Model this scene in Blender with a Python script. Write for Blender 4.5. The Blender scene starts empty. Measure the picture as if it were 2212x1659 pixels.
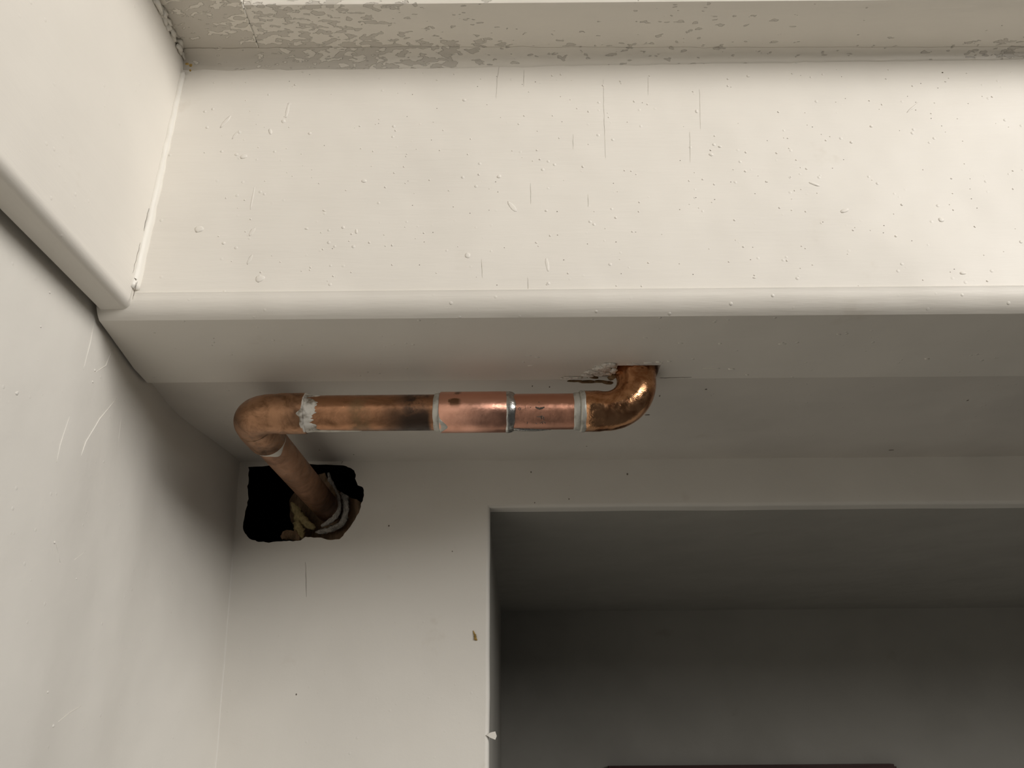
import bpy, bmesh, math, random
from mathutils import Vector, Matrix, noise
from mathutils.geometry import tessellate_polygon

scene = bpy.context.scene
C = scene.collection
random.seed(7)

# ------------------------------------------------------------------ camera
F = 1661.0
PITCH = math.radians(24.0)
ROLL = math.radians(0.45)
cam_data = bpy.data.cameras.new('camera')
cam = bpy.data.objects.new('camera', cam_data)
C.objects.link(cam)
cam_data.sensor_fit = 'HORIZONTAL'
cam_data.sensor_width = 36.0
cam_data.lens = 36.0 * F / 2212.0
cam_data.clip_start = 0.01
cam.matrix_world = Matrix.Rotation(math.pi / 2 + PITCH, 4, 'X') @ Matrix.Rotation(-ROLL, 4, 'Z')
scene.camera = cam

# ------------------------------------------------------------------ light
world = bpy.data.worlds.new('World')
scene.world = world
world.use_nodes = True
world.node_tree.nodes['Background'].inputs['Color'].default_value = (1.0, 0.96, 0.90, 1)
world.node_tree.nodes['Background'].inputs['Strength'].default_value = 0.05

def area_light(name, loc, target, sx, sy, power, color):
    l = bpy.data.lights.new(name, 'AREA')
    l.shape = 'RECTANGLE'; l.size = sx; l.size_y = sy; l.energy = power; l.color = color
    o = bpy.data.objects.new(name, l); C.objects.link(o)
    o.location = loc
    o.rotation_euler = (Vector(target) - Vector(loc)).to_track_quat('-Z', 'Y').to_euler()
    return o
area_light('window_daylight', (1.55, -1.0, 0.95), (0.0, 0.45, 0.18), 1.5, 1.15, 51.0, (1.0, 0.968, 0.93))

scene.view_settings.view_transform = 'Standard'
scene.view_settings.look = 'None'
scene.view_settings.gamma = 1.0
scene.view_settings.use_curve_mapping = False
scene.view_settings.exposure = 0.0

# ------------------------------------------------------------------ pixel -> point helpers
def ray(u, v):
    a2 = (u - 1106) / F; b2 = (829.5 - v) / F
    a = a2 * math.cos(ROLL) + b2 * math.sin(ROLL)
    b = -a2 * math.sin(ROLL) + b2 * math.cos(ROLL)
    return Vector((a, math.cos(PITCH) - b * math.sin(PITCH), math.sin(PITCH) + b * math.cos(PITCH)))
def aty(u, v, y): d = ray(u, v); return d * (y / d.y)
def atz(u, v, z): d = ray(u, v); return d * (z / d.z)
def atx(u, v, x): d = ray(u, v); return d * (x / d.x)
def nz(x, y=0.0, z=0.0): return noise.noise(Vector((x, y, z)))

Y_FACE = 0.358            # front face of the deep board

# ------------------------------------------------------------------ node helpers
class NT:
    def __init__(self, name):
        self.m = bpy.data.materials.new(name); self.m.use_nodes = True
        self.t = self.m.node_tree; self.n = self.t.nodes
        self.b = self.n['Principled BSDF']
        self.co = self.add('ShaderNodeTexCoord').outputs['Object']
    def add(self, kind, **kw):
        n = self.n.new(kind)
        for k, v in kw.items():
            if k.startswith('i_'):
                n.inputs[k[2:].replace('_', ' ')].default_value = v
            else: setattr(n, k, v)
        return n
    def link(self, a, b): self.t.links.new(a, b)
    def mapped(self, scale=(1, 1, 1), loc=(0, 0, 0), rot=(0, 0, 0)):
        n = self.add('ShaderNodeMapping'); n.inputs['Scale'].default_value = scale
        n.inputs['Location'].default_value = loc; n.inputs['Rotation'].default_value = rot
        self.link(self.co, n.inputs['Vector']); return n.outputs[0]
    def noise(self, scale, vec=None, detail=3.0, rough=0.55, dist=0.0):
        n = self.add('ShaderNodeTexNoise'); n.inputs['Scale'].default_value = scale
        n.inputs['Detail'].default_value = detail; n.inputs['Roughness'].default_value = rough
        n.inputs['Distortion'].default_value = dist
        self.link(vec or self.co, n.inputs['Vector']); return n.outputs['Fac']
    def voronoi(self, scale, vec=None, feature='F1'):
        n = self.add('ShaderNodeTexVoronoi', feature=feature); n.inputs['Scale'].default_value = scale
        self.link(vec or self.co, n.inputs['Vector']); return n.outputs['Distance']
    def ramp(self, val, a, b, lo=0.0, hi=1.0):
        n = self.add('ShaderNodeMapRange', interpolation_type='SMOOTHSTEP')
        self.link(val, n.inputs['Value'])
        n.inputs['From Min'].default_value = a; n.inputs['From Max'].default_value = b
        n.inputs['To Min'].default_value = lo; n.inputs['To Max'].default_value = hi
        return n.outputs[0]
    def math(self, op, a, b=None):
        n = self.add('ShaderNodeMath', operation=op)
        for i, s in enumerate((a, b)):
            if s is None: continue
            if isinstance(s, (int, float)): n.inputs[i].default_value = s
            else: self.link(s, n.inputs[i])
        return n.outputs[0]
    def mix(self, fac, a, b):
        n = self.add('ShaderNodeMix', data_type='RGBA')
        for s, i in ((fac, 0), (a, 6), (b, 7)):
            if isinstance(s, (int, float)): n.inputs[i].default_value = s
            elif isinstance(s, tuple): n.inputs[i].default_value = (*s, 1)
            else: self.link(s, n.inputs[i])
        return n.outputs[2]
    def axis(self, k):
        n = self.add('ShaderNodeSeparateXYZ'); self.link(self.co, n.inputs[0]); return n.outputs[k]
    def bump(self, height, dist, strength=1.0, prev=None):
        n = self.add('ShaderNodeBump'); n.inputs['Distance'].default_value = dist
        n.inputs['Strength'].default_value = strength
        self.link(height, n.inputs['Height'])
        if prev: self.link(prev, n.inputs['Normal'])
        return n.outputs[0]
    def done(self, color=None, rough=None, metal=None, normal=None, spec=None):
        for s, k in ((color, 'Base Color'), (rough, 'Roughness'), (metal, 'Metallic'), (spec, 'Specular IOR Level')):
            if s is None: continue
            if isinstance(s, tuple): self.b.inputs[k].default_value = (*s, 1)
            elif isinstance(s, (int, float)): self.b.inputs[k].default_value = s
            else: self.link(s, self.b.inputs[k])
        if normal: self.link(normal, self.b.inputs['Normal'])
        return self.m

def paint(name, col=(0.78, 0.735, 0.655), rough=0.42, stretch=(1, 1, 1), brush=0.00012, lumps=0.0006, nibs=0.00025, smudge=0.05):
    t = NT(name)
    cloud = t.noise(9.0, detail=3)
    dk = tuple(c * (1 - 2.2 * smudge) for c in col)
    colr = t.mix(t.ramp(cloud, 0.35, 0.75), col, dk)
    sm = t.noise(26.0, t.mapped((1, 1.0, 1)), 4, 0.6)
    colr = t.mix(t.ramp(sm, 0.66, 0.80, 0, 0.35), colr, tuple(c * k for c, k in zip(col, (0.74, 0.69, 0.63))))
    n1 = t.bump(t.noise(14.0, detail=2), lumps * 8)
    n2 = t.bump(t.noise(130.0, t.mapped(stretch), 4, 0.6), brush * 4, 1.0, n1)
    v = t.voronoi(140.0)
    gate = t.ramp(t.noise(40.0, detail=2), 0.48, 0.62)
    nib = t.math('MULTIPLY', t.ramp(v, 0.05, 0.16, 1.0, 0.0), gate)
    n3 = t.bump(nib, nibs * 2, 1.0, n2)
    return t.done(colr, t.ramp(cloud, 0.3, 0.7, rough - 0.05, rough + 0.08), 0.0, n3, 0.32)

MAT = {}
MAT['board'] = paint('cream_gloss_paint_brushed', (0.80, 0.76, 0.69), 0.50, (0.12, 1, 1.2), 0.00007, 0.0003, 0.00015, 0.03)
MAT['board_left'] = paint('cream_gloss_paint_side', (0.80, 0.76, 0.69), 0.46, (1, 0.15, 1), 0.00006, 0.0002, 0.00006, 0.025)
MAT['wall'] = paint('cream_wall_paint', (0.76, 0.73, 0.67), 0.52, (1, 1, 1), 0.00004, 0.00028, 0.00006, 0.03)
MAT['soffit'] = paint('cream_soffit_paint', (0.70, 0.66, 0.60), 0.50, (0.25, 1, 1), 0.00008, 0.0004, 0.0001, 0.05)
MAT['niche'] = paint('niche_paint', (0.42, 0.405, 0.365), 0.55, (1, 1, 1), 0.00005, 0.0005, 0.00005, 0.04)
MAT['caulk'] = paint('caulk_paint', (0.82, 0.785, 0.71), 0.36, (1, 1, 1), 0.00005, 0.0003, 0.0001, 0.02)

def flaky(name, mapscale, gate_axis, lo, hi):
    # overpaint that has lost small flat flakes: an older, greyer coat shows in the flakes
    t = NT(name)
    base = (0.78, 0.735, 0.655); old = (0.60, 0.56, 0.495)
    nn = t.noise(300.0, t.mapped(mapscale), 2, 0.5, 0.3)
    n2 = t.noise(800.0, t.mapped(mapscale), 2, 0.5)
    big = t.noise(22.0, t.mapped((0.4, 1, 1)), 3)
    g = t.ramp(t.axis(gate_axis), lo, hi)
    dens = t.math('ADD', t.math('MULTIPLY', big, 0.5), t.math('MULTIPLY', g, 0.27))
    dens = t.math('ADD', dens, t.math('MULTIPLY', t.ramp(t.axis(1), Y_FACE - 0.017, Y_FACE - 0.008), 0.065))
    th = t.math('ADD', t.math('MULTIPLY', nn, 0.8), t.math('MULTIPLY', n2, 0.2))
    m = t.ramp(t.math('ADD', th, dens), 0.935, 0.96)
    col = t.mix(m, base, old)
    n1 = t.bump(t.noise(16.0, detail=2), 0.003)
    n2 = t.bump(m, -0.0004, 1.0, n1)
    n3 = t.bump(t.noise(120.0, t.mapped((0.2, 1, 1)), 3), 0.0004, 1.0, n2)
    return t.done(col, t.math('SUBTRACT', 0.42, t.math('MULTIPLY', m, 0.12)), 0.0, n3, 0.45)
MAT['flaky'] = flaky('flaked_trim_paint', (0.42, 1, 1), 0, 0.12, -0.20)

def plain(name, col, rough=0.7, bscale=90.0, bdist=0.001, var=0.35, stretch=(1, 1, 1), spec=0.3):
    t = NT(name)
    n = t.noise(bscale, t.mapped(stretch), 4, 0.6)
    c = t.mix(t.ramp(n, 0.3, 0.7), tuple(k * (1 - var) for k in col), tuple(min(1, k * (1 + var)) for k in col))
    return t.done(c, rough, 0.0, t.bump(n, bdist), spec)
MAT['torn_wood'] = plain('torn_wood', (0.22, 0.145, 0.075), 0.85, 160, 0.003, 0.6, (0.3, 1, 1))
MAT['torn_plaster'] = plain('torn_plaster', (0.80, 0.76, 0.69), 0.8, 260, 0.003, 0.25)
MAT['torn_paint'] = plain('torn_paint_layers', (0.80, 0.76, 0.69), 0.7, 420, 0.0015, 0.18)
MAT['raw_rim'] = plain('plasterboard_core', (0.40, 0.355, 0.30), 0.9, 220, 0.002, 0.4)
MAT['cavity'] = plain('shade_dark_cavity_wood', (0.035, 0.030, 0.026), 0.95, 80, 0.002, 0.5)  # near-black base colour puts the shade of the wall hole and notch into the lining
MAT['lath'] = plain('old_lath_wood', (0.46, 0.31, 0.19), 0.9, 120, 0.003, 0.5, (1, 1, 0.3))
MAT['foam'] = plain('yellow_insulation', (0.66, 0.54, 0.27), 0.9, 300, 0.002, 0.2)
MAT['crack'] = plain('crack_dark', (0.16, 0.14, 0.115), 0.9, 200, 0.0002, 0.3)  # dark tone for the strips that draw the caulk cracks
MAT['fine_crack'] = plain('hairline_dirt', (0.42, 0.39, 0.33), 0.9, 200, 0.0002, 0.3)
MAT['dirt'] = plain('dark_speck_dirt', (0.20, 0.17, 0.14), 0.9, 200, 0.0002, 0.3)
MAT['fleck'] = plain('brown_fleck', (0.34, 0.22, 0.06), 0.8, 400, 0.0004, 0.4)
MAT['frame'] = plain('dark_red_brown_wood', (0.055, 0.014, 0.010), 0.5, 60, 0.0005, 0.3, (0.1, 1, 1), 0.4)
MAT['frame_panel'] = plain('dark_panel', (0.03, 0.02, 0.018), 0.5, 60, 0.0003, 0.3)
MAT['ink'] = plain('grey_marking_ink', (0.10, 0.085, 0.07), 0.7, 900, 0.0001, 0.4)

# ------------------------------------------------------------------ object helpers
def mesh_obj(name, bm, mats, parent=None, smooth=False, angle=None):
    bmesh.ops.recalc_face_normals(bm, faces=bm.faces[:])
    me = bpy.data.meshes.new(name); bm.to_mesh(me); bm.free()
    for m in (mats if isinstance(mats, (list, tuple)) else [mats]):
        me.materials.append(m)
    if smooth:
        me.polygons.foreach_set('use_smooth', [True] * len(me.polygons))
        if angle: me.set_sharp_from_angle(angle=math.radians(angle))
    o = bpy.data.objects.new(name, me); C.objects.link(o)
    if parent: o.parent = parent
    return o
def struct(o, label, cat):
    o['kind'] = 'structure'; o['label'] = label; o['category'] = cat; return o
def tag(o, label, cat, group=None):
    o['label'] = label; o['category'] = cat
    if group: o['group'] = group
    return o
def loft(bm, rings, closed=True, cap=True, mat=None):
    """rings: list of equally long point lists"""
    vs = [[bm.verts.new(p) for p in r] for r in rings]
    n = len(rings[0])
    for a, b in zip(vs, vs[1:]):
        for i in range(n if closed else n - 1):
            j = (i + 1) % n
            f = bm.faces.new((a[i], a[j], b[j], b[i]))
            if mat: f.material_index = mat(i)
    if cap:
        bm.faces.new(vs[0]); bm.faces.new(vs[-1])
    return vs
def box(bm, lo, hi):
    m = Matrix.Translation((Vector(lo) + Vector(hi)) / 2) @ Matrix.Diagonal((*(Vector(hi) - Vector(lo)), 1))
    bmesh.ops.create_cube(bm, size=1, matrix=m)
def plate(bm, outer, holes, to3, depth, rim_mat=0, undercut=0.0):
    """solid plate from 2D outline + holes; to3(p, d) maps a 2D point at depth d to 3D"""
    loops = [outer] + holes
    flat = [p for l in loops for p in l]
    tris = tessellate_polygon([[Vector((p[0], p[1], 0)) for p in l] for l in loops])
    fr = [bm.verts.new(to3(p, 0)) for p in flat]; bk = []
    for l in loops:
        cx = sum(p[0] for p in l) / len(l); cy = sum(p[1] for p in l) / len(l)
        for p in l:
            d = Vector((p[0] - cx, p[1] - cy)); d = d.normalized() * undercut if (l is not outer) else Vector((0, 0))
            bk.append(bm.verts.new(to3((p[0] + d.x, p[1] + d.y), depth)))
    for t in tris:
        bm.faces.new([fr[i] for i in t]); bm.faces.new([bk[i] for i in reversed(t)])
    k = 0
    for li, l in enumerate(loops):
        for i in range(len(l)):
            j = (i + 1) % len(l)
            f = bm.faces.new((fr[k + i], fr[k + j], bk[k + j], bk[k + i]))
            if li: f.material_index = rim_mat
        k += len(l)
def roughen(loop, sub, amp, seed):
    out = []
    for i, p in enumerate(loop):
        q = loop[(i + 1) % len(loop)]
        for s in range(sub):
            t = s / sub
            x = p[0] + (q[0] - p[0]) * t; y = p[1] + (q[1] - p[1]) * t
            out.append((x + amp * nz(x * 260, y * 260, seed), y + amp * nz(x * 260, y * 260, seed + 9)))
    return out

# ------------------------------------------------------------------ key measures (metres)
Z_UND = 0.2016            # its underside
Y_BACK = 0.4465           # its rear edge
Z_SOF = 0.2056            # soffit behind it
Y_WALL = 0.620            # back wall
ZN = aty(1600, 1092, Y_WALL).z    # niche head
XN = aty(1057, 1350, Y_WALL).x    # niche jamb
Y_NB = 1.258              # niche back wall
X_R = 2.4                 # right end of what is built
Z_LOW = -1.3
X_LB = -0.2035            # face of the left board
Z_LB = 0.2060             # underside of the left board
Z_TR = 0.384              # underside of the top trim

# ------------------------------------------------------------------ left wall
def left_x(y, z):
    pts = [(-0.8, -0.228), (0.20, -0.2252), (0.36, -0.2246), (0.444, -0.2335), (0.505, -0.2385), (0.62, -0.2300)]
    for (y0, x0), (y1, x1) in zip(pts, pts[1:]):
        if y <= y1 or y1 == 0.62:
            t = (y - y0) / (y1 - y0); t = max(0, min(1, t)); t = t * t * (3 - 2 * t)
            x = x0 + (x1 - x0) * t; break
    lean = max(0.0, min(1.0, (0.20 - z) / 0.22)) * 0.0125 * max(0.0, min(1.0, (y + 0.2) / 0.82))
    x += lean
    d = y - (Y_WALL - 0.0006)
    if d > 0: x += 0.0006 - math.sqrt(max(0, 0.0006 ** 2 - d * d))
    x += 0.0012 * nz(y * 9, z * 9, 3.1) + 0.0005 * nz(y * 30, z * 30, 7)
    return x
bm = bmesh.new()
ys = [-0.8, -0.6, -0.4, -0.2] + [-0.1 + 0.0125 * i for i in range(57)] + [Y_WALL - 0.0035 + 0.0007 * i for i in range(6)]
ys = sorted(set(round(y, 5) for y in ys if y <= Y_WALL))
zs = [Z_LOW, -0.9, -0.6, -0.4, -0.3] + [-0.25 + 0.0125 * i for i in range(39)] + [0.26, 0.3, 0.5]
front = [[bm.verts.new((left_x(y, z), y, z)) for z in zs] for y in ys]
back = [[bm.verts.new((-0.36, y, z)) for z in zs] for y in ys]
for g in (front, back):
    for i in range(len(ys) - 1):
        for j in range(len(zs) - 1):
            bm.faces.new((g[i][j], g[i + 1][j], g[i + 1][j + 1], g[i][j + 1]))
for i in range(len(ys) - 1):
    for j in (0, len(zs) - 1):
        bm.faces.new((front[i][j], front[i + 1][j], back[i + 1][j], back[i][j]))
for j in range(len(zs) - 1):
    for i in (0, len(ys) - 1):
        bm.faces.new((front[i][j], front[i][j + 1], back[i][j + 1], back[i][j]))
wall_left = struct(mesh_obj('wall_left', bm, MAT['wall'], None, True, 40), 'cream painted plaster side wall with faint scratches beside the pipe hole', 'wall')

# ------------------------------------------------------------------ back wall with ragged hole and niche opening
HOLE_PX = [(290, 935), (520, 925), (780, 915), (1060, 925), (1110, 940), (1155, 970), (1165, 1000), (1155, 1030), (1180, 1080), (1225, 1110),
           (1230, 1180), (1210, 1240), (1190, 1310), (1120, 1420), (1060, 1500), (1030, 1520), (960, 1530), (850, 1518), (750, 1510), (720, 1530),
           (690, 1545), (640, 1538), (560, 1545), (420, 1555), (360, 1545), (290, 1520), (250, 1460), (240, 1420), (265, 1300), (290, 1200), (285, 1100), (295, 1000)]
hole = []
for cx, cy in HOLE_PX:
    p = aty(460 + cx * 0.26517, 760 + cy * 0.26517, Y_WALL); hole.append((p.x, p.z))
hole = roughen(hole, 4, 0.0011, 1.0)
RB = 0.0028
top = []
outer = [(-0.30, 0.24), (X_R, 0.24)]
nx = 60
for i in range(nx + 1):                        # niche head, slightly wavy, right to left
    x = X_R + (XN - RB - X_R) * i / nx
    outer.append((x, ZN + RB + 0.0007 * nz(x * 14, 2.0)))
nj = 50
for i in range(1, nj + 1):
    z = ZN + RB + (Z_LOW - ZN - RB) * i / nj
    outer.append((XN - RB + 0.0006 * nz(z * 22, 5.0), z))
outer.append((-0.30, Z_LOW))
bm = bmesh.new()
plate(bm, outer, [hole], lambda p, d: Vector((p[0], Y_WALL + d, p[1])), 0.014, 1, 0.012)
wall_back = struct(mesh_obj('wall_back', bm, [MAT['wall'], MAT['raw_rim']]), 'cream painted back wall broken open around the copper pipe, stopping at the niche', 'wall')

# rounded arris of the niche (head and jamb)
bm = bmesh.new()
edge = outer[2:-1]
rings = []
for k in range(6):
    a = math.radians(90 * k / 5)
    off = RB * math.sin(a); d = RB - RB * math.cos(a)
    r = []
    for i, (x, z) in enumerate(edge):
        hx = i > nx - 1; hz = i <= nx
        r.append(Vector((x + (off if hx else 0), Y_WALL + d, z - (off if hz else 0))))
    rings.append(r)
rings.append([Vector((p.x, Y_WALL + 0.0148, p.z)) for p in rings[-1]])
loft(bm, rings, False, False)
mesh_obj('corner_bead', bm, MAT['wall'], wall_back, True, 50)

# dark cavity behind the hole
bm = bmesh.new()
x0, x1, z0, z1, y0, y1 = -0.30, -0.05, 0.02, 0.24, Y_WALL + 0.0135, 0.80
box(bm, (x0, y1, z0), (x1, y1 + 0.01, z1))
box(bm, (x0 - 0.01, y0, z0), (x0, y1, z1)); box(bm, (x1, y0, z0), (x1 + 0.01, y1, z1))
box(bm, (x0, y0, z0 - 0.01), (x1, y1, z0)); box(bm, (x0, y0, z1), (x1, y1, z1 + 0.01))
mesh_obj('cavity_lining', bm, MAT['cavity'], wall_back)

def c8(cx, cy, y): return aty(600 + cx / 7.9, 980 + cy / 7.9, y)
# old lath around the pipe, inside the hole
LATH = [(620, 380), (800, 330), (900, 500), (1050, 650), (1250, 760), (1440, 830), (1520, 1000), (1380, 1300), (1200, 1600), (420, 1600), (330, 1400), (220, 1150), (200, 800), (400, 500)]
bm = bmesh.new()
lath = roughen([(c8(a, b, 0.672).x, c8(a, b, 0.672).z) for a, b in LATH], 4, 0.001, 4.0)
plate(bm, lath, [], lambda p, d: Vector((p[0], 0.672 + d, p[1])), 0.016)
mesh_obj('lath', bm, MAT['lath'], wall_back)

def rope(bm, pts, widths, flat=0.5, n=10, seed=0.0, rag=0.15):
    """tapered, slightly ragged strand through points"""
    P = [Vector(p) for p in pts]; out = []
    W = []
    for i in range(len(P) - 1):
        for s in range(4):
            t = s / 4
            out.append(P[i].lerp(P[i + 1], t)); W.append(widths[i] * (1 - t) + widths[i + 1] * t)
    out.append(P[-1]); W.append(widths[-1])
    rings = []
    for i, p in enumerate(out):
        d = (out[min(i + 1, len(out) - 1)] - out[max(i - 1, 0)]).normalized()
        s = d.cross(Vector((0, 1, 0))).normalized(); u = s.cross(d).normalized()
        r = []
        for k in range(n):
            a = 2 * math.pi * k / n
            w = W[i] * (1 + rag * nz(i * 0.9, k * 1.3, seed) * 2)
            r.append(p + s * (w * math.cos(a)) + u * (w * flat * math.sin(a)))
        rings.append(r)
    loft(bm, rings)
def px8(l, y): return [c8(a, b, y) for a, b in l]
bm = bmesh.new()
rope(bm, px8([(865, 320), (890, 450), (960, 560), (1030, 700), (1045, 850), (1030, 1000), (960, 1100), (850, 1180), (740, 1240)], 0.655),
     [0.0008, 0.0018, 0.0012, 0.0014, 0.0020, 0.0026, 0.0024, 0.0022, 0.0010], 0.6, 10, 1.0, 0.3)
rope(bm, px8([(1070, 660), (1150, 760), (1170, 900), (1150, 1060), (1110, 1180), (950, 1280), (760, 1330), (640, 1340)], 0.660),
     [0.0008, 0.0030, 0.0028, 0.0026, 0.0032, 0.0026, 0.0024, 0.0008], 0.4, 10, 2.0, 0.35)
rope(bm, px8([(900, 1270), (980, 1240), (1040, 1215)], 0.653), [0.0004, 0.0010, 0.0004], 0.5, 8, 3.0)
mesh_obj('torn_plaster', bm, MAT['torn_plaster'], wall_back, True)
bm = bmesh.new()
rope(bm, px8([(230, 830), (310, 960), (370, 1080), (480, 1190), (630, 1280)], 0.656), [0.001, 0.0035, 0.0045, 0.0042, 0.0016], 0.6, 10, 5.0, 0.3)
rope(bm, px8([(310, 1160), (360, 1290), (390, 1400), (410, 1460)], 0.652), [0.0025, 0.0042, 0.0036, 0.0016], 0.6, 10, 6.0, 0.3)
mesh_obj('insulation', bm, MAT['foam'], wall_back, True)
bm = bmesh.new()
rope(bm, px8([(60, 1440), (150, 1380), (280, 1400), (380, 1480)], 0.650), [0.002, 0.004, 0.004, 0.0015], 0.6, 10, 8.0, 0.4)
mesh_obj('wood_splinter', bm, MAT['lath'], wall_back, True)

# ------------------------------------------------------------------ soffit (ceiling of the recess)
xa = atz(1331, 800, Z_UND).x; xb = atz(1423, 800, Z_UND).x
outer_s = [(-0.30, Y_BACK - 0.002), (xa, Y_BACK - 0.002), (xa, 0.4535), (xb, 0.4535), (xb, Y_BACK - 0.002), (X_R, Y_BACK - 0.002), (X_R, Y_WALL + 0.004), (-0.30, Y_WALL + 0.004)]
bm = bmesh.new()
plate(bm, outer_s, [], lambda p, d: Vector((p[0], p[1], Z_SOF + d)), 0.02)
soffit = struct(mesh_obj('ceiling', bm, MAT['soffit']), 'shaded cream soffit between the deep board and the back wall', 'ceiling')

# ------------------------------------------------------------------ deep board along the back (front face, rounded nose, underside)
RN = 0.0122
def board_profile(cut_y=0.0, cut_z=0.0, mid=(0.0, 0.0), back=Y_BACK):
    p = [(Y_FACE, 0.40), (Y_FACE, Z_UND + RN + 0.0016), (Y_FACE - 0.0007, Z_UND + RN + 0.0009)]
    RA = RN / math.sin(math.radians(60))
    for k in range(9):
        a = math.radians(60 * k / 8)
        p.append((Y_FACE - 0.0004 + RA - RA * math.cos(a), Z_UND + RN - RA * math.sin(a)))
    p.append((Y_FACE + 0.0085, Z_UND - 0.0001)); p.append((back - 0.02, Z_UND))
    p.append((back - cut_y, Z_UND))
    p.append((back - cut_y * 0.5 + mid[0], Z_UND + cut_z * 0.5 + mid[1]))
    p.append((back, Z_UND + cut_z))
    p.append((back, 0.40))
    return p
NPROF = len(board_profile())
def board_mat(i):
    return 1 if i in (NPROF - 4, NPROF - 3) else 0
xt = atz(1212, 822, Z_UND).x
bm = bmesh.new()
st = []
xl = -0.2275
# left end follows the wall
e = 1e-5
def ring_at(x, **kw): return [Vector((x, y, z)) for y, z in board_profile(**kw)]
first = ring_at(xl, cut_y=e, cut_z=e)
for v in first: v.x = left_x(max(v.y, 0.36), Z_UND) + (0.0024 if v.y < 0.40 else 0.0014)
rings = [first]
for i in range(1, 30): rings.append(ring_at(-0.22 + (xt + 0.22) * i / 30, cut_y=e, cut_z=e))
for i in range(33):
    t = i / 32
    x = xt + (xa - xt) * t
    amt = t ** 0.6 * (0.75 + 0.5 * nz(x * 400, 1.0))
    rings.append(ring_at(x, cut_y=max(e, 0.011 * amt * (0.35 + 0.65 * t) + 0.0025 * nz(x * 900, 4.0) * t), cut_z=max(e, 0.0042 * amt),
                         mid=(0.0012 * nz(x * 700, 8.0), 0.0010 * nz(x * 800, 3.0))))
loft(bm, rings, True, True, board_mat)
loft(bm, [ring_at(xa, cut_y=e, cut_z=e, back=0.4262), ring_at(xb, cut_y=e, cut_z=e, back=0.4262)], True, True)
rings = [ring_at(xb + (X_R - xb) * i / 40, cut_y=e, cut_z=e) for i in range(41)]
loft(bm, rings, True, True)
trim_1 = struct(mesh_obj('trim_1', bm, [MAT['board'], MAT['torn_wood']], None, True, 24), 'deep cream painted board with rounded lower edge above the copper pipe', 'board')

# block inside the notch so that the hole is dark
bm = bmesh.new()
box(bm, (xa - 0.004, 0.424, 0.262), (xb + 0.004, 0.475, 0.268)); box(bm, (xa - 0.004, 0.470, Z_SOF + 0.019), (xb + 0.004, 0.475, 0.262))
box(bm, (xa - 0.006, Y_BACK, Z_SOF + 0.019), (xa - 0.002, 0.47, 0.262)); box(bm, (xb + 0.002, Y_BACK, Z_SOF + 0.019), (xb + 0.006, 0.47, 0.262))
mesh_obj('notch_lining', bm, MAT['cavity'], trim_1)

# torn paint and plaster shreds at the notch
def flake(bm, u, v, z, sx, sy, sz, seed, rot=0.0):
    c = atz(u, v, z)
    m = Matrix.Translation(c) @ Matrix.Rotation(rot, 4, 'Z') @ Matrix.Diagonal((sx, sy, sz, 1))
    r = bmesh.ops.create_icosphere(bm, subdivisions=2, radius=1, matrix=m)
    for w in r['verts']:
        k = 1 + 0.55 * nz(w.co.x * 420, w.co.y * 420, w.co.z * 420 + seed)
        w.co = c + (w.co - c) * k
bm = bmesh.new()
for i, (u, v, sx, sy, sz, ro) in enumerate([(1318, 789, .0042, .0025, .0010, .3), (1300, 797, .0052, .0030, .0012, .2), (1282, 804, .0050, .0022, .0010, .1), (1326, 800, .0024, .0020, .0014, 0),
                                          (1308, 806, .0040, .0014, .0010, .5), (1270, 811, .0034, .0012, .0008, .2), (1240, 816, .0050, .0008, .0007, .05), (1225, 818, .0034, .0006, .0006, .05)]):
    flake(bm, u, v, Z_UND - 0.0006, sx * 1.2, sy * 1.25, sz, i, ro)
mesh_obj('torn_plaster', bm, MAT['torn_paint'], trim_1, True)
bm = bmesh.new()
for i, (u, v, sx, sy, sz, ro) in enumerate([(1322, 815, .0022, .0036, .0016, .4), (1300, 824, .0050, .0012, .0010, .1), (1270, 825, .0070, .0009, .0012, .05), (1240, 823, .0060, .0006, .0008, -.05),
                                          (1313, 827, .0040, .0012, .0010, .1), (1283, 815, .0030, .0012, .0008, .3)]):
    flake(bm, u, v, Z_UND + 0.0006, sx, sy, sz, i + 20, ro)
mesh_obj('torn_wood', bm, MAT['torn_wood'], trim_1, True)
bm = bmesh.new()
for i, (u, v, sx, sy, sz, ro) in enumerate([(1374, 786, .0030, .0004, .0004, .6), (1362, 788, .0026, .0003, .0004, .2), (1400, 784, .0026, .0005, .0005, .0), (1421, 782, .0018, .0008, .0007, .1), (1428, 784, .0010, .0006, .0005, 0),
                                          (1445, 780, .0014, .0007, .0006, .3), (1537, 796, .0055, .0004, .0004, .0), (1580, 797, .0018, .0008, .0007, 0), (1555, 742, .001, .0006, .0005, 0), (1470, 741, .0018, .0006, .0005, .2),
                                          (1690, 743, .0022, .0006, .0005, 0), (1810, 722, .0016, .0006, .0005, .2), (1140, 768, .002, .0004, .0004, .2), (1160, 772, .0015, .0004, .0004, .2), (1145, 790, .002, .0003, .0004, 0),
                                          (1615, 810, .0014, .0006, .0005, .4), (1395, 730, .0016, .0005, .0004, .2), (2003, 775, .0014, .0007, .0005, 0)]):
    flake(bm, u, v, Z_UND - 0.0001, sx, sy, sz, i + 40, ro)
mesh_obj('paint_chips', bm, MAT['caulk'], trim_1, True)['kind'] = 'stuff'

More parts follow.
